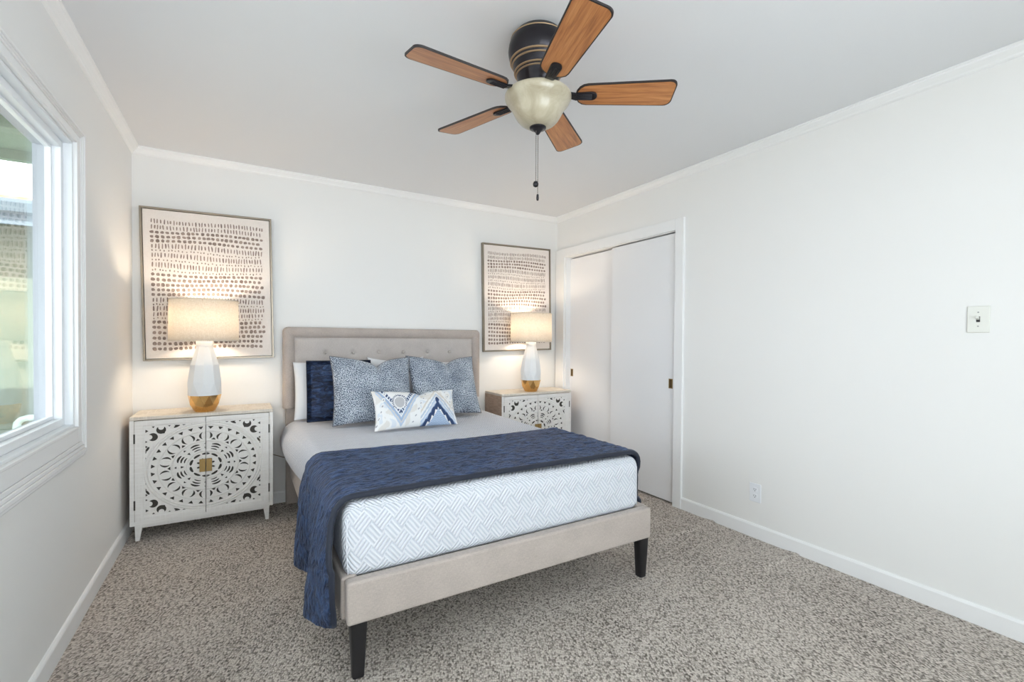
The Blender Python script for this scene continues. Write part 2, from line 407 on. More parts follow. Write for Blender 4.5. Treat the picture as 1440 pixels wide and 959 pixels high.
# unseen rear window, added to bring light into the room
added_win = empty('added_rear_window', (0, YR, 0)); struct(added_win, 'unseen wide window added behind the camera for its light', 'window')
f2 = MB()
def ring2(mb, y0, y1, x0, x1, z0, z1, t):
    mb.box(x0, x0+t, y0, y1, z0, z1).box(x1-t, x1, y0, y1, z0, z1).box(x0+t, x1-t, y0, y1, z0, z0+t).box(x0+t, x1-t, y0, y1, z1-t, z1)
ring2(f2, -.1, -.002, RX0, RX1, RZ0, RZ1, .035); f2.box((RX0+RX1)/2-.02, (RX0+RX1)/2+.02, -.09, -.04, RZ0+.035, RZ1-.035)
f2.build('window_frame', m_vinyl, added_win, bevel=.002)
c2 = MB(); ring2(c2, -.001, .016, RX0-.075, RX1+.075, RZ0-.075, RZ1+.075, .075); c2.build('window_casing', m_trim, added_win, bevel=.003)
MB().box(RX0+.03, RX1-.03, -.068, -.064, RZ0+.03, RZ1-.03).build('pane', m_glass, added_win)

# ------------------------------------------------------------ OUTDOORS
struct(MB().box(-14, -T, -14, 20, -.55, -.4).build('ground', m_ground), 'pale concrete yard outside the window', 'ground')
so_ = MB().box(-1.05, -T-.001, -5, .30, 2.36, 2.39).box(-1.08, -1.05, -5, .33, 2.33, 2.50).box(-1.05, -T-.001, .30, .33, 2.33, 2.50)
for k in range(9): so_.box(-1.04, -T-.002, -4.6+k*.6, -4.55+k*.6, 2.30, 2.36)
struct(so_.build('trim_5', m_soffit), 'green painted roof eave outside above the window', 'eave')
struct(MB().box(-1.0, W+1, YR-3.2, YR-T-.02, 2.40, 2.48).build('sun_blocker', m_soffit), 'unseen slab added outside behind the camera to block the sun', 'sun blocker')  # unseen slab, added to keep sun out of the rear opening
nh = empty('neighbouring_house', (-3, 2.2, -.4)); tag(nh, 'neighbouring house with green stucco wall and blue-grey gutter seen through the window', 'house')
def rel(mb, name, mat, parent, **kw):
    o = mb.build(name, mat, parent, **kw); o.matrix_parent_inverse = Matrix.Translation(-Vector(parent.location)) ; return o
NX0, NX1 = -7.0, -.32
rel(MB().box(NX0, NX1, 2.2, 6.0, -.4, 2.40), 'stucco_wall', m_stucco, nh)
rel(MB().box(NX0-.3, NX1+.1, 1.76, 1.79, 2.17, 2.33).box(NX0-.3, NX1+.1, 1.79, 2.2, 2.26, 2.28), 'eave_board', m_gutter, nh)
g = MB(); prof = [(1.76, 2.26), (1.69, 2.27), (1.66, 2.34), (1.66, 2.37), (1.67, 2.37), (1.76, 2.37)]
g.prism(prof, lambda a, b, d: (NX0-.3+d, a, b), NX1-NX0+.4); rel(g, 'gutter', m_gutter, nh)
rf = MB(); prof = [(1.70, 2.375), (1.70, 2.40), (4.1, 2.78), (6.5, 2.40), (6.5, 2.36), (4.1, 2.73)]
rf.prism(prof, lambda a, b, d: (NX0-.35+d, a, b), NX1-NX0+.5); rel(rf, 'roof', m_shingle, nh)
tp = MB(); tp.tube([(-1.17, 2.13, -.39), (-1.17, 2.13, .38), (-1.165, 2.13, .42), (-1.14, 2.13, .45), (-1.10, 2.13, .462), (-.85, 2.13, .475)], .028, 12)
tp.tube([(-1.17, 2.13, -.2), (-1.17, 2.13, .33)], .040, 12)
tag(tp.build('drain_pipe', m_pipe), 'pale green bent pipe against the neighbouring wall outside', 'pipe')

# ------------------------------------------------------------ BED
bed = empty('bed', (1.66, -1.1, 0)); tag(bed, 'beige linen upholstered platform bed with button tufted headboard and black feet', 'bed')
BI = Matrix.Translation((-1.66, 1.1, 0))
def bpart(mb, name, mat, parent=None, **kw):
    o = mb.build(name, mat, parent or bed, **kw)
    if not parent: o.matrix_parent_inverse = BI
    return o
BX0, BX1, BYF = .922, 2.413, -2.14
bpart(MB().box(BX0, BX1, BYF, BYF+.05, .21, .363), 'foot_rail', m_linen, bevel=.010, seg=3)
bpart(MB().box(BX0-.012, BX0+.045, BYF+.052, -.105, .21, .363), 'side_rail', m_linen, bevel=.010, seg=3)
bpart(MB().box(BX1-.045, BX1+.012, BYF+.052, -.105, .21, .363), 'side_rail', m_linen, bevel=.010, seg=3)
pl = MB()
for k in range(12): y = -2.0+k*.165; pl.box(BX0+.046, BX1-.046, y, y+.09, .325, .343)
bpart(pl, 'slat_deck', m_linen)
def leg(x, y, dx, dy):
    mb = MB(); vs = []
    for z, s in ((0, .021), (.209, .031)):
        n = 24
        for i in range(n):
            a = 2*PI*i/n; c_, s_ = math.cos(a), math.sin(a); e = .45
            vs.append((x+math.copysign(abs(c_)**e, c_)*s+dx*(z), y+math.copysign(abs(s_)**e, s_)*s+dy*z, z))
    n = 24; fs = [(i, (i+1) % n, (i+1) % n+n, i+n) for i in range(n)]+[tuple(range(n))[::-1], tuple(range(n, 2*n))]
    mb.add(vs, fs, 0, False); return bpart(mb, 'leg', m_black, bevel=.003)
for x, y in ((BX0+.045, BYF+.045), (BX1-.025, BYF+.045), (BX0+.045, -.45), (BX1-.045, -.45)): leg(x, y, 0, 0)
# centre support legs hidden from view but part of the frame
# headboard
hx0, hx1, hz0, hz1 = .866, 2.452, .705, 1.298
def roundrect(x0, x1, z0, z1, r, n=6, bottom=False):
    pts = []
    for cx_, cz_, a0 in ((x1-r, z1-r, 0), (x0+r, z1-r, 90)):
        for i in range(n+1): a = math.radians(a0+90*i/n); pts.append((cx_+r*math.cos(a), cz_+r*math.sin(a)))
    pts += [(x0, z0), (x1, z0)]
    return pts
# core
hb = MB(); hb.prism(roundrect(hx0+.006, hx1-.006, hz0, hz1-.006, .03), lambda a, b, d: (a, -.018-d, b), .06)
hbo = bpart(hb, 'headboard', m_linen, bevel=.008)
# padded border: sweep a rounded section along the border path (inverted U)
bd = MB(); bwid = .075
path = []
def bsec(t0):  # section param across the border 0..1 -> (inward offset, y bulge)
    return (t0*bwid, -.078-.022*math.sin(PI*t0)**.6)
secn = 10
outer = roundrect(hx0, hx1, hz0, hz1, .035)
def offs(p, off):
    x, z = p; cx_ = min(max(x, hx0+bwid+.0), hx1-bwid); cz_ = min(z, hz1-bwid)
    d = Vector((x-cx_, z-cz_)); L = d.length
    if L < 1e-6: return p
    f = (L-off*(L/bwid if L > bwid*.99 else 1))/L
    return (cx_+d.x*max(f, 0), cz_+d.y*max(f, 0))
pth = [(hx1, hz0), (hx1, (hz0+hz1)/2)]+outer[:-2]+[(hx0, (hz0+hz1)/2), (hx0, hz0)]
vs = []
for p in pth:
    for k in range(secn+1):
        o_, yy = bsec(k/secn); q = offs(p, o_); vs.append((q[0], yy, q[1]))
    # side skirt back
fs = []
m_ = secn+1
for i in range(len(pth)-1):
    for k in range(secn): fs.append((i*m_+k, i*m_+k+1, (i+1)*m_+k+1, (i+1)*m_+k))
bd.add(vs, fs, 0, True)
vs = []
for p in pth: vs += [(p[0], -.078, p[1]), (p[0], -.02, p[1])]
bd.add(vs, [(2*i, 2*i+1, 2*i+3, 2*i+2) for i in range(len(pth)-1)], 0, True)
bo = bd.build('padded_border', m_linen, hbo, weld=True)
# tufted panel
px0, px1, pz0, pz1 = hx0+bwid+.002, hx1-bwid-.002, hz0, hz1-bwid-.002
btn = [(1.152, 1.107), (1.354, 1.107), (1.552, 1.107), (1.752, 1.107), (1.958, 1.107), (2.159, 1.107)]
tpn = MB(); nx, nz = 260, 90; vs = []
for j in range(nz+1):
    for i in range(nx+1):
        x = px0+(px1-px0)*i/nx; z = pz0+(pz1-pz0)*j/nz
        e = min(x-px0, px1-x, pz1-z); y = -.08-.016*(1-math.exp(-max(e, 0)/.012))
        for bx, bz in btn:
            d = math.hypot(x-bx, z-bz); y += .014*math.exp(-(d/.017)**2)+.004*math.exp(-(d/.045)**2)
            # soft pull creases sideways and down
        vs.append((x, y, z))
fs = [(j*(nx+1)+i, j*(nx+1)+i+1, (j+1)*(nx+1)+i+1, (j+1)*(nx+1)+i) for j in range(nz) for i in range(nx)]
tpn.add(vs, fs, 0, True).build('tufted_panel', m_linen2, hbo)
for bx, bz in btn:
    b = MB(); prof = [(.0001, -.0985), (.005, -.0982), (.0085, -.0965), (.0105, -.0935), (.0108, -.088), (.009, -.084)]
    vs = []; n = 20
    for r, y in prof:
        for i in range(n): a = 2*PI*i/n; vs.append((bx+r*math.cos(a), y+.006, bz+r*math.sin(a)))
    fs = [(j*n+i, j*n+(i+1) % n, (j+1)*n+(i+1) % n, (j+1)*n+i) for j in range(len(prof)-1) for i in range(n)]
    b.add(vs, fs, 0, True).build('button', m_button, hbo)
for x0, x1 in ((hx0+.02, hx0+.10), (hx1-.10, hx1-.02)):
    bpart(MB().box(x0, x1, -.072, -.022, 0.0, hz0), 'headboard_leg', m_linen, bevel=.004)

# ------------------------------------------------------------ MATTRESS
def rounded_box(x0, x1, y0, y1, z0, z1, r, nseg=(60, 90, 14), warp=None):
    mb = MB()
    L = (x0, y0, z0); U = (x1, y1, z1)
    def pt(p):
        q = [min(max(p[i], L[i]+r[i]), U[i]-r[i]) for i in range(3)]
        d = [(p[i]-q[i])/r[i] for i in range(3)]; l = math.sqrt(sum(a*a for a in d)); m = max(abs(a) for a in d)
        if l > 1e-9: d = [a/l*m for a in d]
        p = [q[i]+d[i]*r[i] for i in range(3)]
        return warp(*p) if warp else tuple(p)
    def samp(a, b, r_, n):
        k = 5; s_ = [a+r_*i/k for i in range(k)]+[a+r_+(b-a-2*r_)*i/n for i in range(n+1)]+[b-r_+r_*i/k for i in range(1, k+1)]
        return s_
    S = [samp(L[i], U[i], r[i], nseg[i]) for i in range(3)]
    for ax in range(3):
        a, b = [(1, 2), (0, 2), (0, 1)][ax]
        for side in (L[ax], U[ax]):
            vs = []; fs = []; uvs = []
            A, B = S[a], S[b]
            for i in A:
                for j in B:
                    p = [0, 0, 0]; p[ax] = side; p[a] = i; p[b] = j; vs.append(pt(p))
            nb = len(B)
            for i in range(len(A)-1):
                for j in range(nb-1):
                    fs.append((i*nb+j, (i+1)*nb+j, (i+1)*nb+j+1, i*nb+j+1)); uvs.append([(A[i], B[j]), (A[i+1], B[j]), (A[i+1], B[j+1]), (A[i], B[j+1])])
            mb.add(vs, fs, 0, True, uvs)
    return mb
def mwarp(x, y, z):
    k = (z-.347)/(.62-.347)
    bulge = math.sin(min(max(k, 0), 1)*PI)**.7
    # sides bulge over the rails (more toward the head)
    t = min(max((y+1.25)/.85, 0), 1); t = .12+.88*t*t*(3-2*t)
    if x < 1.3:
        s = (1.3-x)/.37; x -= s*(.075*t*bulge+.014*t)
    if x > 2.0:
        s = (x-2.0)/.38; x += s*(.03*t*bulge)
    n = mnoise.noise(Vector((x*3, y*3, z*4)))
    z += .006*n*min(max(k, 0), 1)
    z -= .006*max(0, (-1.9-y)/.2)
    y += .004*mnoise.noise(Vector((x*4, z*6, 3)))
    return (x, y, z)
MX0, MX1 = .930, 2.385
mt = rounded_box(MX0, MX1, -2.085, -.106, .347, .62, (.04, .04, .05), warp=mwarp)
mattress = mt.build('mattress', m_mattress, weld=True)
tag(mattress, 'thick white mattress with geometric quilted cover on the beige bed frame', 'mattress')
# seam cord at the front corners
for xx in (MX0+.012, MX1-.012):
    sm = MB(); sm.tube([mwarp(xx, -2.073, z) for z in [.37+.02*i for i in range(11)]], .0025, 6)
    sm.build('seam_piping', m_mattress, mattress)

# ------------------------------------------------------------ THROW
def throw():
    nu, nv = 300, 90
    TX0, TX1 = MX0-.030, MX1+.020      # where the cloth falls
    topz = .628; lenL = .448; lenR = .30; r = .055
    wtop = (TX1-TX0-2*r); arc = PI/2*r
    tot = lenL+arc+wtop+arc+lenR
    vs = []; uv = []
    for i in range(nu+1):
        s = tot*i/nu
        # y limits by position (front edge / back edge)
        if s < lenL: kind = 0; d = lenL-s; x = TX0; z = topz-r-d
        elif s < lenL+arc: a = (s-lenL)/r; x = TX0+r-r*math.cos(a); z = topz-r+r*math.sin(a); kind = 1; d = 0
        elif s < lenL+arc+wtop: x = TX0+r+(s-lenL-arc); z = topz; kind = 2; d = 0
        elif s < lenL+2*arc+wtop: a = (s-lenL-arc-wtop)/r; x = TX1-r+r*math.sin(a); z = topz-r+r*math.cos(a); kind = 3; d = 0
        else: kind = 4; d = s-(lenL+2*arc+wtop); x = TX1; z = topz-r-d
        fx = (x-TX0)/(TX1-TX0)
        yb = -1.32-.035*math.sin(fx*PI)+(-.04*fx); yf = -2.045+.018*math.sin(fx*PI)-.01*fx
        if kind == 0:
            kd = d/lenL; yb = -1.32-.02*kd; yf = -2.045-.065*min(1, kd*2.2)+.02*kd
        if kind == 4: yf += .025*min(1, d/.06); yb -= .02
        for j in range(nv+1):
            t = j/nv; y = yb+(yf-yb)*t; X, Z = x, z
            if kind == 0:
                kd = d/lenL; e = kd**1.1
                # two folds swelling toward the hem
                f = (1.0*math.exp(-((t-.74)/.20)**2)-.75*math.exp(-((t-.36)/.10)**2)+.80*math.exp(-((t-.06)/.17)**2)-.6*math.exp(-((t-1.04)/.07)**2))
                X = x-.022*kd-.052*e*f-.012*math.sin(PI*kd)
                y += e*(.06*math.exp(-((t-.38)/.2)**2)+.0*t)
                Z = z+e*(.075*max(0, (t-.45)/.55)**1.3-.012*math.exp(-((t-.62)/.15)**2)+.010*math.exp(-((t-.25)/.25)**2))
                X = min(X, BX0-.024 if Z < .40 else MX0-.02)
            elif kind == 4:
                X = x+.006*math.sin(t*9)*min(1, d/.15)
                X = max(X, BX1+.021 if Z < .375 else MX1+.012)
            else:
                # drape edge curls slightly
                pass
            n = mnoise.noise(Vector((s*15, y*34, 1)))*.0075+mnoise.noise(Vector((s*34, y*70, 5)))*.002
            edge = min(t, 1-t)*nv
            n *= min(1, edge/3+.3)
            if kind in (1, 2, 3): Z += n+.003; X += 0
            else: X += -n*(.9) if kind == 0 else n
            vs.append((X, y, Z))
            uv.append((s, y))
    fs = []; uvs = []
    for i in range(nu):
        for j in range(nv):
            q = (i*(nv+1)+j, (i+1)*(nv+1)+j, (i+1)*(nv+1)+j+1, i*(nv+1)+j+1); fs.append(q); uvs.append([uv[a] for a in q])
    mb = MB().add(vs, fs, 0, True, uvs)
    # follow the mattress bulge on the sides
    mb.v = [((mwarp(x, y, min(max(z, .36), .6))[0] if (z < .60 and x < 1.2 and z > .40) else x), y, z) for x, y, z in mb.v]
    o = mb.build('throw_blanket', m_navy, recalc=True)
    so = o.modifiers.new('thickness', 'SOLIDIFY'); so.thickness = .018; so.offset = 1
    ss = o.modifiers.new('sub', 'SUBSURF'); ss.levels = 1; ss.render_levels = 1
    # dark binding along the front and back edges
    for j in (nv, 0):
        pts = [Vector(mb.v[i*(nv+1)+j])+Vector((0, 0, .006)) for i in range(0, nu+1, 3)]
        pts = [(p.x-(.006 if p.z < .56 and p.x < 1.5 else 0)+(.006 if p.z < .56 and p.x > 1.5 else 0), p.y, p.z-(.006 if p.z < .56 else 0)) for p in pts]
        bnd = MB().tube(pts, .0115, 8).build('edge_binding', m_navytrim, o); bnd['label'] = 'dark navy bound edge'
    return o
tag(throw(), 'navy blue quilted velvet throw draped across the foot of the white mattress', 'throw blanket')

# ------------------------------------------------------------ PILLOWS
def pillow(name, w_, h_, th, mats, base, lean, yaw_, label, group=None, cat='pillow', dip=0, pinch=.06, seed=1, n=64, rollz=0, trim=None, flange=0, sag=.0, colfn=None, nn=None, bulgepow=.5):
    """local: x right, z up from bottom edge, y back; base = bottom centre, lean = tilt back (radians)"""
    nx_ = nn or n; nz_ = int((nn or n)*h_/w_) if nn else n
    vs = []; uv = []; cols = []
    R = Matrix.Translation(base) @ Matrix.Rotation(yaw_, 4, 'Z') @ Matrix.Rotation(-lean, 4, 'X') @ Matrix.Rotation(rollz, 4, 'Y')
    idx = {}
    for side in (-1, 1):
        for j in range(nz_+1):
            for i in range(nx_+1):
                border = i in (0, nx_) or j in (0, nz_)
                if side == 1 and border: idx[(1, i, j)] = idx[(-1, i, j)]; continue
                u = 2*i/nx_-1; v = 2*j/nz_-1
                # edges pinch inward mid-span, corners poke out
                X = u*w_/2*(1-pinch*(1-v*v)**1.0*(abs(u)**2)); Z = v*h_/2*(1-pinch*(1-u*u)*(abs(v)**2))
                fu = flange/(w_/2); fv = flange/(h_/2)
                uu = min(abs(u)/(1-fu), 1); vv = min(abs(v)/(1-fv), 1)
                prof = ((1-uu**2.2)*(1-vv**2.2))
                b = th/2*(max(prof, 0)**bulgepow)
                wr = mnoise.noise(Vector((X*7+seed*3.1, Z*7, seed)))*.006+mnoise.noise(Vector((X*18+seed, Z*18, seed*2)))*.0022
                b += wr*min(1, prof*4)
                if dip:
                    g_ = math.exp(-(abs(u-.12)/.20)**1.3); top = max(0, (v-.0))**1.5
                    Z -= dip*g_*top + dip*.55*math.exp(-(u/.55)**2)*top+.015*max(0, u)*top
                    b -= .5*th/2*math.exp(-((u-.12-.1*(1-v))/.07)**2)*max(0, v-.45)*1.5 if side == -1 else 0
                Z -= sag*(1-v)*0
                y = side*b
                p = R @ Vector((X, y, Z+h_/2))
                idx[(side, i, j)] = len(vs); vs.append(p); uv.append((X+seed*.37, Z))
                cols.append(colfn(u, v) if colfn else None)
    fs = []; uvs = []
    for side in (-1, 1):
        for j in range(nz_):
            for i in range(nx_):
                q = [idx[(side, i, j)], idx[(side, i+1, j)], idx[(side, i+1, j+1)], idx[(side, i, j+1)]]
                if side == 1: q = q[::-1]
                fs.append(tuple(q)); uvs.append([uv[a] for a in q])
    mb = MB().add(vs, fs, 0, True, uvs)
    o = mb.build(name, mats, recalc=False)
    if colfn:
        ca = o.data.color_attributes.new('col', 'FLOAT_COLOR', 'POINT')
        for k, c_ in enumerate(cols): ca.data[k].color = c_
    tag(o, label, cat, group)
    if trim:
        loop = [vs[idx[(-1, i, 0)]] for i in range(nx_+1)]+[vs[idx[(-1, nx_, j)]] for j in range(1, nz_+1)]+[vs[idx[(-1, i, nz_)]] for i in range(nx_-1, -1, -1)]+[vs[idx[(-1, 0, j)]] for j in range(nz_-1, -1, -1)]
        t_ = MB().tube(loop, .0028, 6).build('piping', trim, o); t_['label'] = 'piped edge cord'
    return o
MZ = .622
D2 = math.radians
pillow('bed_pillow', .52, .42, .13, m_cotton, (1.185, -.215, MZ+.01), D2(11), D2(0), 'white pillow against the headboard, at the side nearest the window', cat='pillow', seed=2, pinch=.05)
pillow('bed_pillow', .46, .455, .13, m_cotton, (1.68, -.215, MZ+.005), D2(11), D2(0), 'white pillow whose rounded top rises between the two speckled cushions', seed=3, pinch=.14, rollz=0)
pillow('bed_pillow', .42, .40, .13, m_cotton, (2.13, -.215, MZ+.01), D2(11), D2(0), 'white pillow showing above the speckled cushion nearest the closet', seed=8, pinch=.02)
pillow('pillow_sham', .44, .43, .11, m_navy, (1.215, -.365, MZ+.015), D2(13), D2(-3), 'navy quilted velvet sham leaning behind the speckled cushion nearest the window', seed=4, pinch=.01, flange=.03, trim=m_navytrim)
pillow('pillow_sham', .50, .33, .11, m_navy, (2.03, -.36, MZ+.015), D2(13), D2(0), 'navy quilted velvet sham almost hidden behind the speckled cushion nearest the closet', seed=5, pinch=.01, flange=.03, trim=m_navytrim)
pillow('square_cushion', .56, .49, .17, m_euro, (1.405, -.585, MZ+.012), D2(20), D2(-2), 'blue-grey speckled square cushion with dented top, nearest the window', 'speckled square cushions', 'cushion', dip=.042, seed=6, pinch=.07, trim=m_eurotrim)
pillow('square_cushion', .565, .485, .17, m_euro, (1.965, -.545, MZ+.012), D2(20), D2(3), 'blue-grey speckled square cushion with dented top, nearest the closet', 'speckled square cushions', 'cushion', dip=.042, seed=7, pinch=.07, trim=m_eurotrim)

WHT = (.80, .82, .84); 
def L(c): return np.array(srgb(*c)[:3])
cW, cG, cB, cLB, cN, cBe = L((236, 236, 236)), L((186, 186, 190)), L((132, 156, 192)), L((186, 203, 224)), L((48, 68, 106)), L((214, 208, 200))
def ikat(u, v):
    x = u*.275; z = v*.125
    jx = mnoise.noise(Vector((x*60, z*25, 2)))*.0035; jz = mnoise.noise(Vector((x*110, z*30, 7)))*.005
    x += jx; z += jz
    c = cW.copy()
    n = mnoise.noise(Vector((x*22, z*22, 1)))
    if n > .12: c = c*.45+cBe*.55
    if n < -.25: c = c*.6+cLB*.4
    # left motif: V
    dx = abs(x+.115); V = z+.118-dx*1.55
    if dx < .14:
        if 0 < V < .020: c = cLB*.9+cG*.1
        elif V < 0: pass
        elif V < .030: c = cBe
        elif V < .056: c = cB*.55+cLB*.45
        elif V < .066: c = cW
        elif V < .110:
            st = ((z*.55+dx*.85)/.0175) % 1
            c = cN if (st < .58 and V > .070 and V < .106) else cLB*.5+cW*.5
        else: c = cW
        rr = math.hypot((x+.115)/.031, (z-.038)/(.040 if z < .038 else .032))
        if rr < 1: c = cG
        elif rr < 1.2: c = cW
        elif rr < 1.62 and z > .0:
            c = cN if (math.atan2(z-.038, dx)*4.2 % 1) < .55 else cW
    # right motif: inverted V
    dx = abs(x-.135); A = .048-z-dx*1.25
    if dx < .125:
        if -.012 < A < .0: c = cLB
        elif -.040 < A <= -.024: c = cLB*.7+cG*.3
        elif -.075 < A < -.060: c = cBe
        if 0 <= A < .016: c = cLB*.6+cW*.4
        elif A >= .016:
            w2 = .009*math.sin(dx*210)
            if A < .060+w2: c = cN if A > .022-w2*.5 else cB
            elif A < .072: c = cW
            else: c = cB*.6+cLB*.4 if ((z*90+dx*40) % 1) < .6 else cLB
        if math.hypot((x-.135)/.014, (z-.036)/.022) < 1: c = cN
    # spotted bands between the motifs
    for cx0, sl in ((-.235, .35), (.012, .55), (.245, -.4)):
        q = x-cx0-sl*z
        if abs(q) < .017:
            k = (z*26) % 1
            rr = math.hypot(q/.008, (k-.5)/.26)
            c = cG*.8+cN*.2 if rr < .6 else (cW if rr < 1.3 else c)
    return (*c, 1)
lum = pillow('lumbar_cushion', .565, .265, .12, m_ikat, (1.606, -.885, MZ+.012), D2(24), D2(-1), 'small oblong white and blue ikat print cushion in front of the others', cat='cushion', seed=9, pinch=.06, dip=.02, colfn=ikat, nn=230)

# ------------------------------------------------------------ CABINETS
CW_, CD_, CH_, CB_ = .750, .315, .745, .098      # width, depth, top z, body bottom z
def cabinet():
    root = empty('carved_cabinet', (0, 0, 0))
    # local: x 0..CW_, y: front at -CD_, back at 0
    t = .022
    b = MB()
    b.box(0, t, -CD_, 0, CB_, CH_-t, 1); b.box(CW_-t, CW_, -CD_, 0, CB_, CH_-t, 1)
    b.box(t, CW_-t, -CD_, 0, CB_, CB_+t); b.box(t, CW_-t, -.012, 0, CB_+t, CH_-t)
    # front faces of the sides are white: thin face frame
    b.box(0, t, -CD_-.0015, -CD_, CB_, CH_-t, 0); b.box(CW_-t, CW_, -CD_-.0015, -CD_, CB_, CH_-t, 0)
    b.box(CW_/2-.006, CW_/2+.006, -CD_+.03, -.012, CB_+t, CH_-t, 0)
    b.build('body', [m_wash, m_side], root)
    MB().box(0, CW_, -CD_-.0015, 0, CH_-t, CH_).build('top_board', m_washtop, root, bevel=.004)
    MB().box(.03, CW_-.03, -CD_+.02, -.02, CB_-.024, CB_).build('base_rail', m_wash, root, bevel=.002)
    for x, sx in ((.035, -1), (CW_-.035, 1)):
        for y, sy in ((-CD_+.03, -1), (-.035, 1)):
            vs = []
            for z, hx, hy, ox in ((0, .011, .011, 0), (CB_-.001, .019, .018, 0)):
                cx_ = x+(.002*sx if z == 0 else -.004*sx); cy_ = y+(0 if z == 0 else -.004*sy)
                vs += [(cx_-hx, cy_-hy, z), (cx_+hx, cy_-hy, z), (cx_+hx, cy_+hy, z), (cx_-hx, cy_+hy, z)]
            MB().add(vs, [(3, 2, 1, 0), (4, 5, 6, 7), (0, 1, 5, 4), (1, 2, 6, 5), (2, 3, 7, 6), (3, 0, 4, 7)]).build('leg', m_wash, root, bevel=.002)
    # carved doors -------------------------------------------------
    fx0, fx1, fz0, fz1 = t+.002, CW_-t-.002, CB_+t*.6+.004, CH_-t-.003
    cx_, cz_ = CW_/2, (fz0+fz1)/2
    pxh, pzh = (fx1-fx0)/2-.048, (fz1-fz0)/2-.036       # half size of the fretwork field
    rx, rz = pxh-.002, pzh-.002
    def field(X, Z):
        """returns (hole sdf: negative inside hole, relief height)"""
        x = X-cx_; z = Z-cz_
        rho = np.sqrt((x/rx)**2+(z/rz)**2); phi = np.arctan2(z/rz, x/rx); S = (rx+rz)/2
        F = np.full(x.shape, 1.0)
        def sector(n, off): # local angular coord (metres along arc) & index
            st = 2*PI/n; a = (phi-off+PI*8) % st; a = a-st/2; return a
        def tri(a, rr, r0, r1, w0, w1):
            # trapezoid: half width varies from w0 at r0 to w1 at r1 (metres)
            k = np.clip((rr-r0)/(r1-r0), 0, 1); hw = w0+(w1-w0)*k
            return np.maximum.reduce([np.abs(a)-hw, (r0-rr)*S, (rr-r1)*S])
        inb = lambda r0, r1: (rho > r0) & (rho < r1)
        # outer ring of 32 triangles, wide outward
        a = sector(32, 0)*rho*S; F = np.minimum(F, tri(a, rho, .850, .918, .0005, .0135))
        # scallops: 14 circles, crescents hugging their sides
        a = sector(14, PI/2-PI/14)*rho*S
        dr = (rho-.700)*S; rc = np.sqrt((a)**2+(dr)**2)
        cres = np.maximum.reduce([np.abs(rc-.0275)-.0062*np.clip((np.abs(a)-.010)/.014, .0, 1)*np.clip(1.15-np.abs(dr)/.028, 0, 1), .010-np.abs(a)])
        F = np.minimum(F, cres)
        a2 = sector(14, PI/2)*rho*S; F = np.minimum(F, tri(a2, rho, .600, .650, .0125, .0005))
        # slots: 8 groups of 3 arcs
        a = sector(8, 0); am = a*rho*S
        for rr, hw, th in ((.385, .018, .0036), (.445, .022, .0048), (.505, .024, .0058)):
            curve = (rho-rr)*S+ (am/.03)**2*.006
            F = np.minimum(F, np.maximum(np.abs(curve)-th*np.sqrt(np.clip(1-(am/(hw*1.05))**2, .0, 1)), np.abs(am)-hw))
        a = sector(8, PI/8)*rho*S; F = np.minimum(F, tri(a, rho, .37, .43, .0005, .0085)); F = np.minimum(F, tri(a, rho, .50, .535, .009, .001))
        # inner ring of 10 slots
        a = sector(10, 0)*rho*S; F = np.minimum(F, np.sqrt((a/.020)**2+((rho-.265)*S/.0068)**2)*.0068-.0068)
        a = sector(8, 0)*rho*S; F = np.minimum(F, np.sqrt((a/.006)**2+((rho-.14)*S/.008)**2)*.006-.006)
        # outside the ring
        ax, az = np.abs(x), np.abs(z)
        out = rho > 1.045
        def blob(cx1, cz1, r1, ddx, ddz, r2):
            d1 = np.hypot(ax-cx1, az-cz1)-r1; d2 = np.hypot(ax-cx1-ddx, az-cz1-ddz)-r2; return np.maximum(d1, -d2)
        F = np.minimum(F, blob(pxh-.038, pzh-.066, .024, .017, 0, .0145))
        F = np.minimum(F, blob(pxh-.078, pzh-.026, .024, 0, .015, .0145))
        # triangles along the vertical edges and horizontal edges
        def etri(p, q, cp, wide, deep):   # p along the edge, q distance from the edge
            return np.maximum.reduce([np.abs(p-cp)-wide*(1-q/deep), q-deep, -q+.0015])
        qx = pxh-ax; qz = pzh-az
        for cp, wd, dp in ((pzh-.028, .011, .018), (pzh-.092, .008, .013), (pzh-.122, .010, .014), (pzh-.155, .012, .008), (pzh-.19, .014, .006)):
            F = np.minimum(F, np.where(rho > 1.02, etri(az, qx, cp, wd, dp), 1))
        for cp, wd, dp in ((pxh-.040, .009, .013), (pxh-.118, .009, .010), (pxh-.150, .010, .012), (pxh-.19, .014, .008), (pxh-.235, .018, .006)):
            F = np.minimum(F, np.where(rho > 1.02, etri(ax, qz, cp, wd, dp), 1))
        # slanted slots following the ring, small dots
        ang = np.arctan2(az/rz, ax/rx)
        for am_, hl in ((D2(27), .016), (D2(63), .016)):
            dd = (ang-am_)*rho*S; F = np.minimum(F, np.sqrt((dd/hl)**2+((rho-1.085)*S/.006)**2)*.006-.006)
        for am_ in (D2(40), D2(50)):
            dd = (ang-am_)*rho*S; F = np.minimum(F, np.hypot(dd, (rho-1.10)*S)-.006)
        # relief: rings
        Hh = np.zeros_like(rho)
        for rr, hgt, wd in ((.965, .0055, .0038), (1.015, .005, .0035), (.80, .0045, .0028), (.575, .005, .0036), (.335, .0045, .003), (.30, .002, .002)):
            Hh += hgt*np.exp(-(((rho-rr)*S)/wd)**2)
        # sunk field inside the frame
        edge = np.maximum(np.abs(x)-pxh-.006, np.abs(z)-pzh-.006)
        Hh = Hh-.005*(1/(1+np.exp(np.clip(edge/.0012, -30, 30))))
        Hh *= 1.0
        inside_field = (np.abs(x) < pxh-.001) & (np.abs(z) < pzh-.001)
        F = np.where(inside_field, F, 1.0)
        return F, Hh
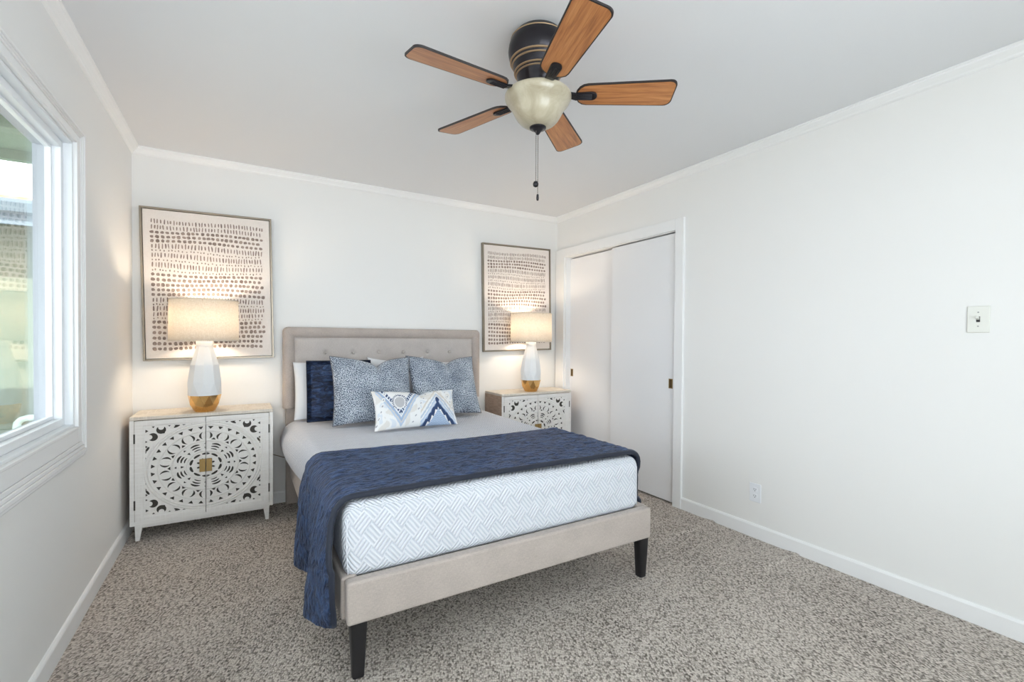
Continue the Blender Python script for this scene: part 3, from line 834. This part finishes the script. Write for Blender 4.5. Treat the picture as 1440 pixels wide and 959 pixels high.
    yb_ = -CD_+.004; yf_ = -CD_-.0035
    def door(x0, x1, hinge_side):
        step = .0021; nx = int((x1-x0)/step); nz = int((fz1-fz0)/step)
        xs = np.linspace(x0, x1, nx+1); zs = np.linspace(fz0, fz1, nz+1)
        X, Z = np.meshgrid(xs, zs, indexing='ij'); F, Hh = field(X, Z)
        vs = []; fs = []; fm = []; cache = {}
        def gv(i, j):
            k = (i, j)
            if k not in cache: cache[k] = len(vs); vs.append((X[i, j], yf_-Hh[i, j], Z[i, j]))
            return cache[k]
        def ev(i, j, i2, j2):
            k = (min((i, j), (i2, j2)), max((i, j), (i2, j2)))
            if k not in cache:
                a, b = F[i, j], F[i2, j2]; t_ = a/(a-b)
                cache[k] = len(vs); vs.append((X[i, j]+(X[i2, j2]-X[i, j])*t_, yf_-(Hh[i, j]*(1-t_)+Hh[i2, j2]*t_), Z[i, j]+(Z[i2, j2]-Z[i, j])*t_))
            return cache[k]
        S_ = F > 0
        back = {}
        def bv(k):
            if k not in back: back[k] = len(vs); vs.append((vs[k][0], yb_, vs[k][2]))
            return back[k]
        for i in range(nx):
            for j in range(nz):
                cr = [(i, j), (i+1, j), (i+1, j+1), (i, j+1)]
                ins = [S_[c] for c in cr]
                if not any(ins): continue
                if all(ins): fs.append(tuple(gv(*c) for c in cr)); continue
                poly = []; cut = []
                for q in range(4):
                    c0, c1 = cr[q], cr[(q+1) % 4]
                    if ins[q]: poly.append(gv(*c0))
                    if ins[q] != ins[(q+1) % 4]: e = ev(*c0, *c1); poly.append(e); cut.append((e, ins[q]))
                if len(poly) >= 3: fs.append(tuple(poly))
                if len(cut) == 2:
                    a, b = (cut[0][0], cut[1][0]) if cut[0][1] else (cut[1][0], cut[0][0])
                    fs.append((b, a, bv(a), bv(b)))
        mb = MB().add(vs, fs, 0, False)
        k = len(mb.v)
        # rim of the door slab
        P = [(x0, fz0), (x1, fz0), (x1, fz1), (x0, fz1)]
        mb.add([(a, yf_, b) for a, b in P]+[(a, yb_+.004, b) for a, b in P], [(0, 4, 5, 1), (1, 5, 6, 2), (2, 6, 7, 3), (3, 7, 4, 0)])
        d = mb.build('door', m_wash, root, recalc=False)
        # dark lining behind the fretwork
        lb = MB().box(x0+.02, x1-.001 if hinge_side < 0 else x1-.02, yb_+.001, yb_+.004, fz0+.02, fz1-.02).build('backing', m_dark, d); lb['label'] = 'dark backing behind the carved openings'
        # hinges
        hx = x0-.001 if hinge_side < 0 else x1+.001
        for hz in (fz0+.105, fz1-.105):
            MB().box(hx-.004, hx+.004, yf_-.0015, yf_+.004, hz-.028, hz+.028).build('hinge', m_dark, d)
        # handle plate half
        h = MB(); a = cx_-.033 if hinge_side < 0 else cx_+.0015; b = cx_-.0015 if hinge_side < 0 else cx_+.033
        h.box(a, b, yf_-.009, yf_-.001, cz_-.040, cz_+.040)
        ph = h.build('handle', m_brass, d, bevel=.0015); ph['label'] = 'brass half plate handle'
        return d
    door(fx0, cx_-.0018, -1); door(cx_+.0018, fx1, 1)
    return root
cab = cabinet(); cab.location = (.037, -.02, 0)
tag(cab, 'white carved two-door cabinet with gold handles in the corner by the window', 'cabinet', 'carved bedside cabinets')
cab2 = copy_tree(cab); cab2.location = (2.541, -.02, 0)
tag(cab2, 'white carved two-door cabinet with tan sides between the bed and the closet', 'cabinet', 'carved bedside cabinets')

# ------------------------------------------------------------ LAMPS
def lamp():
    root = empty('table_lamp', (0, 0, 0))
    N = 10; prof = [(.055, 0), (.078, .045), (.088, .098), (.093, .165), (.089, .225), (.074, .310), (.048, .385), (.042, .43)]
    white = MB(); gold = MB()
    # faceted vase from alternating rings
    rings = []
    zz = [0, .048, .105, .190, .300, .385, .415]
    rr = [.057, .081, .091, .0945, .079, .054, .046]
    for q, (z, r) in enumerate(zip(zz, rr)):
        rings.append([(r*math.cos(2*PI*(i+.5*(min(q, 3) % 2))/N), r*math.sin(2*PI*(i+.5*(min(q, 3) % 2))/N), z) for i in range(N)])
    for q in range(len(rings)-1):
        a, b = rings[q], rings[q+1]; vs = a+b; fs = []
        for i in range(N):
            i2 = (i+1) % N
            if q >= 3: fs += [(i, i2, N+i2, N+i)]
            elif q % 2 == 0: fs += [(i, i2, N+i), (i2, N+i2, N+i)]
            else: fs += [(i, i2, N+i2), (i, N+i2, N+i)]
        (gold if zz[q+1] <= .106 else white).add(vs, fs)
    gold.add(rings[0], [tuple(range(N))[::-1]])
    white.lathe([(.046, .415), (.0475, .420), (.0475, .452), (.044, .455), (.012, .455)], 24, cap=False)
    wv = white.build('vase_body', m_ceramic, root); gv = gold.build('vase_foot', m_gold, root); gv['label'] = 'faceted mirror gold lower band'
    st = MB().lathe([(.006, .455), (.006, .51), (.014, .51), (.014, .545), (.006, .55), (.006, .60), (.012, .605), (.012, .625)], 16)
    st.tube([(-.193, 0, .70), (.193, 0, .70)], .0018, 6).tube([(0, -.193, .70), (0, .193, .70)], .0018, 6)
    st.tube([(0, 0, .565), (.04, 0, .60), (.045, 0, .65), (0, 0, .70)], .002, 6).tube([(0, 0, .565), (-.04, 0, .60), (-.045, 0, .65), (0, 0, .70)], .002, 6)
    st.lathe([(.004, .70), (.008, .712), (.006, .722), (.001, .728)], 12)
    st.build('harp', m_brass, root)
    b = MB().lathe([(.010, .625), (.013, .632), (.024, .655), (.025, .668), (.019, .684), (.007, .692), (.0005, .693)], 20)
    t = NT('frosted_bulb', (1, .95, .85, 1), .4); t.p.inputs['Emission Color'].default_value = (1, .82, .6, 1); t.p.inputs['Emission Strength'].default_value = 6
    b.build('bulb', t.m, root)
    sh = MB(); r0, r1, z0, z1 = .190, .187, .450, .712
    n = 72; 
    sh.lathe([(r0, z0), (r1, z1)], n, cap=False)
    so = sh.build('lamp_shade', m_shade, root); md = so.modifiers.new('thickness', 'SOLIDIFY'); md.thickness = .0016
    hm = MB().lathe([(r0+.0006, z0), (r0+.0018, z0), (r0+.0016, z0+.007), (r0+.0004, z0+.007)], n, cap=False)
    hm.build('bottom_hem', m_shade, so)
    hm = MB().lathe([(r1+.0006, z1-.007), (r1+.0020, z1-.007), (r1+.0018, z1), (r1+.0004, z1)], n, cap=False)
    hm.build('top_hem', m_shade, so)
    return root
def light(root_loc):
    d = bpy.data.lights.new('bulb_glow', 'POINT'); d.energy = LAMP; d.color = (1, .82, .62); d.shadow_soft_size = .05
    return d
lmp = lamp(); lmp.location = (.402, -.245, CH_)
LD = light(None)
tag(lmp, 'white faceted table lamp with gold foot and drum shade, lit, on cabinet nearest the window', 'lamp', 'bedside table lamps')
def addlight(root):
    o = bpy.data.objects.new('bulb_glow', LD); C.objects.link(o); o.parent = root; o.location = (0, 0, .605)
lmp2 = copy_tree(lmp); lmp2.location = (2.895, -.245, CH_)
tag(lmp2, 'white faceted table lamp with gold foot and drum shade, lit, on cabinet nearest the closet', 'lamp', 'bedside table lamps')
addlight(lmp); addlight(lmp2)
cd = MB(); pts = [(.40, -.012, .60), (.55, -.008, .45), (.70, -.008, .40), (.80, -.008, .365), (.87, -.008, .335), (1.0, -.01, .30), (1.1, -.01, .27)]
cd.tube(pts, .003, 6); tag(cd.build('electric_cable', m_cord), 'thin brown cable along the wall from the window-side cabinet to behind the bed', 'cable')

# ------------------------------------------------------------ PICTURES
def picture():
    root = empty('framed_print', (0, 0, 0)); w_, h_ = .752, .998; t = .012; dp = .035
    f = MB()
    f.box(-w_/2, -w_/2+t, -dp, 0, -h_/2, h_/2).box(w_/2-t, w_/2, -dp, 0, -h_/2, h_/2).box(-w_/2+t, w_/2-t, -dp, 0, -h_/2, -h_/2+t).box(-w_/2+t, w_/2-t, -dp, 0, h_/2-t, h_/2)
    f.build('frame', m_frame, root, bevel=.001)
    cv = MB().box(-w_/2+t+.003, w_/2-t-.003, -.026, -.004, -h_/2+t+.003, h_/2-t-.003)
    rnd = random.Random(4)
    y = -.0268
    def dab(cx_, cz_, rw_, rh_, rot):
        n = 9; vs = []
        for i in range(n):
            a = 2*PI*i/n; k = 1+rnd.uniform(-.14, .14); e = .75
            dx = math.copysign(abs(math.cos(a))**e, math.cos(a))*rw_*k; dz = math.copysign(abs(math.sin(a))**e, math.sin(a))*rh_*k
            vs.append((cx_+dx*math.cos(rot)-dz*math.sin(rot), y, cz_+dx*math.sin(rot)+dz*math.cos(rot)))
        cv.add(vs, [tuple(range(n))], 1)
    # rows from the top: kind, height
    rows = [('l', .030), ('l', .030), ('d', .024), ('d', .024), ('d', .024), ('l', .036), ('s', .016), ('l', .036), ('s', .016), ('l', .036), ('s', .018),
            ('d', .024), ('d', .026), ('d', .026), ('d', .026), ('d', .026), ('l', .034), ('s', .016), ('l', .034), ('l', .030), ('s', .016), ('d', .027), ('d', .027), ('d', .027), ('d', .027), ('d', .027), ('d', .027)]
    tot = sum(r[1] for r in rows); sc = .865/tot; z = .432
    for ri, (k, hh) in enumerate(rows):
        hh *= sc; x = -.315
        while x < .315:
            ph = ri*1.7; zz = z-hh/2+.006*math.sin(x*9+ph*.3)
            if k == 'l': st = rnd.uniform(.014, .021); dab(x, zz, .0032+rnd.random()*.0016, hh*rnd.uniform(.30, .46), rnd.uniform(-.12, .12))
            elif k == 's': st = rnd.uniform(.014, .026); dab(x, zz+rnd.uniform(-.003, .003), .0038, hh*rnd.uniform(.2, .34), rnd.uniform(-.2, .2))
            else: st = rnd.uniform(.024, .031); dab(x, zz, .0088+rnd.random()*.003, hh*rnd.uniform(.28, .38), rnd.uniform(-.3, .3))
            x += st
        z -= hh
    cv.build('canvas', [m_canvas, m_dab], root, recalc=True)
    return root
pic = picture(); pic.location = (.4255, -.004, 1.568); pic.rotation_euler = (0, D2(-1.1), 0)
tag(pic, 'large framed canvas of rows of taupe dabs, hung beside the window wall', 'picture', 'framed abstract prints')
pic2 = copy_tree(pic); pic2.location = (2.883, -.004, 1.608); pic2.rotation_euler = (0, D2(-1.1), 0)
tag(pic2, 'large framed canvas of rows of taupe dabs, hung beside the closet corner', 'picture', 'framed abstract prints')

# ------------------------------------------------------------ CEILING FAN
FX, FY = 1.634, -2.240
fan = empty('ceiling_fan', (FX, FY, H)); tag(fan, 'bronze flush-mount ceiling fan with five cherry wood blades and cream glass bowl', 'ceiling fan')
mh = MB()
prof = [(.092, 0), (.100, -.012), (.108, -.020), (.112, -.028), (.1185, -.050), (.121, -.072), (.118, -.092), (.108, -.112), (.102, -.122), (.100, -.135), (.094, -.150), (.088, -.160), (.084, -.172), (.078, -.186), (.070, -.196), (.070, -.215), (.05, -.222)]
mh.lathe(prof, 64); mo = mh.build('motor_housing', m_bronze, fan)
rg = MB()
for r, z, q in ((.1085, -.024, .0035), (.1105, -.1105, .0035), (.1035, -.1225, .0030), (.0945, -.153, .0032), (.0885, -.163, .0028)):
    rg.lathe([(r-.002, z+q), (r+q*.8, z+q*.7), (r+q*1.1, z), (r+q*.8, z-q*.7), (r-.002, z-q)], 64, cap=False)
rg.build('accent_rings', m_bronzegold, mo)['label'] = 'gold rubbed accent rings'
hubz = -.205
MB().lathe([(.066, -.214), (.088, -.217), (.092, -.224), (.088, -.232), (.06, -.234)], 48).build('light_kit_collar', m_bronze, fan)
R_tip = .538
for k, ang in enumerate((-178.1+0, 110.7, 38.6, -33.3, -105.4)):
    a = D2(ang); tilt = D2(-12)
    base = Matrix.Rotation(a, 4, 'Z')
    Rm = base @ Matrix.Translation((0, 0, -.236)) @ Matrix.Rotation(tilt, 4, 'X')
    # outline in (x along, y across)
    def outline(off=0):
        pts = []
        r0, r1 = .150+off, R_tip-off; w0, w1 = .056-off, .068-off
        # root rounded
        for i in range(9):
            b = D2(270-180*i/8)-0; pts.append((r0+.045+.045*math.cos(b), w0*math.sin(b)*1.0))
        # tip corner rounded
        rc = .028
        for i in range(7): b = D2(90-90*i/6); pts.append((r1-rc+rc*math.cos(b), w1-rc+rc*math.sin(b)))
        for i in range(7): b = D2(0-90*i/6); pts.append((r1-rc+rc*math.cos(b), -w1+rc+rc*math.sin(b)))
        return pts
    bl = MB(); O = outline(); I = outline(.0045); n = len(O); th = .0065
    vs = [Rm @ Vector((x, y, 0)) for x, y in O]+[Rm @ Vector((x, y, -th)) for x, y in O]+[Rm @ Vector((x, y, -th-.0006)) for x, y in I]+[Rm @ Vector((x, y, .0006)) for x, y in I]
    fs = [(i, (i+1) % n, (i+1) % n+n, i+n) for i in range(n)]; mi = [1]*n; uvs = [None]*n
    fs += [(i+n, (i+1) % n+n, (i+1) % n+2*n, i+2*n) for i in range(n)]; mi += [1]*n; uvs += [None]*n
    fs += [(i, i+3*n, (i+1) % n+3*n, (i+1) % n) for i in range(n)]; mi += [1]*n; uvs += [None]*n
    fs += [tuple(range(2*n, 3*n))]; mi += [0]; uvs += [[(x+k*.7, y) for x, y in I]]
    fs += [tuple(range(3*n, 4*n))[::-1]]; mi += [0]; uvs += [[(x+k*.7, y) for x, y in I[::-1]]]
    bl.add(vs, fs, mi, False, [u if u else [(0, 0)]*4 for u in uvs])
    bo = bl.build('blade', [m_blade, m_blackedge], fan, recalc=True)
    ir = MB()
    # arm: flat tapering bracket ending in ribbed plate beneath the blade
    pl_ = []
    for i in range(9): b = D2(90-180*i/8); pl_.append((.215+.020*math.cos(b), .021*math.sin(b)))
    plate = [(.150, .018)]+pl_+[(.150, -.018)]
    ir.prism(plate, lambda x, y, d: Rm @ Vector((x, y, -.0072-d)), .007)
    for yy in (-.012, -.004, .004, .012):
        ir.tube([Rm @ Vector((.152, yy, -.015)), Rm @ Vector((.215, yy, -.015))], .0028, 6)
    ir.prism([(.068, .012), (.155, .017), (.155, -.017), (.068, -.012)], lambda x, y, d: base @ Vector((x, y, -.222-.022*min(1, max(0, (x-.068)/.087))-d+(math.tan(tilt)*y*max(0, (x-.068)/.087)))), .008)
    ir.build('blade_arm', m_bronze, bo, bevel=.001)
bw_ = MB()
prof = [(.0, -.370), (.030, -.368), (.052, -.361), (.070, -.350), (.084, -.335), (.094, -.318), (.102, -.302), (.111, -.288), (.121, -.276), (.129, -.265), (.1335, -.254), (.1335, -.246), (.130, -.240), (.122, -.236), (.105, -.228), (.09, -.224)]
prof[0] = (.001, -.370)
bw_.lathe(prof, 72, cap=False); bw_.build('glass_bowl', m_bowl, fan)
MB().lathe([(.028, -.364), (.034, -.368), (.032, -.373), (.022, -.374), (.019, -.380), (.011, -.386), (.009, -.391), (.004, -.396), (.001, -.397)], 32).build('finial', m_bronze, fan)
def chain(x, y, z0, z1):
    mb = MB(); mb.tube([(x, y, z0), (x, y, z1)], .0011, 6)
    k = z0
    while k > z1:
        mb.lathe([(.0004, -.0018), (.0019, 0), (.0004, .0018)], 6, (x, y, k), cap=False); k -= .0075
    return mb.build('pull_chain', m_chain, fan)
c1 = chain(-.012, -.006, -.386, -.588); MB().lathe([(.001, .012), (.008, .010), (.0115, .001), (.010, -.008), (.003, -.012), (.0005, -.0125)], 16, (-.012, -.006, -.598)).build('pull_fob', m_bronze, c1)
c2_ = chain(.004, .004, -.386, -.63); MB().lathe([(.002, .012), (.0045, .009), (.0055, -.006), (.004, -.014), (.0005, -.015)], 14, (.004, .004, -.644)).build('pull_fob', m_bronze, c2_)

# ------------------------------------------------------------ SWITCH AND OUTLET
sw = empty('light_switch', (W, -3.101, 1.3205)); tag(sw, 'cream toggle light switch plate on the bare right wall', 'light switch')
MB().box(-.007, 0, -.036, .036, -.0575, .0575).build('plate', m_plate, sw, bevel=.003, seg=3)
MB().box(-.0085, -.0065, -.006, .006, -.012, .012).build('toggle_slot', m_slot, sw)
tg = MB().box(-.018, 0, -.0042, .0042, -.004, .006, 0, Matrix.Translation((-.006, 0, .001)) @ Matrix.Rotation(D2(25), 4, 'Y')).build('toggle', m_plate, sw, bevel=.001)
for z in (-.030, .030):
    s_ = MB(); vs = [(-.0084, .003*math.cos(a*PI/6), z+.003*math.sin(a*PI/6)) for a in range(12)]+[(-.0065, .003*math.cos(a*PI/6), z+.003*math.sin(a*PI/6)) for a in range(12)]
    s_.add(vs, [tuple(range(12))]+[(i, (i+1) % 12, (i+1) % 12+12, i+12) for i in range(12)]).build('screw', m_screw, sw)
ou = empty('power_outlet', (W, -2.112, .279)); tag(ou, 'white duplex power outlet low on the right wall', 'power outlet')
MB().box(-.006, 0, -.036, .036, -.0575, .0575).build('plate', m_outlet, ou, bevel=.003, seg=3)
for z in (-.020, .020):
    rp = MB(); n = 20; pts = [(.0165*math.cos(2*PI*i/n), max(-.013, min(.013, .0165*math.sin(2*PI*i/n)))) for i in range(n)]
    rp.prism(pts, lambda a, b, d: (-.0078+d, a, z+b), .003)
    r_ = rp.build('receptacle', m_outlet, ou)
    MB().box(-.0084, -.0076, -.0075, -.0052, z-.002, z+.007).box(-.0084, -.0076, .0052, .0075, z-.002, z+.007).box(-.0084, -.0076, -.0022, .0022, z-.010, z-.005).build('slots', m_slot, r_)
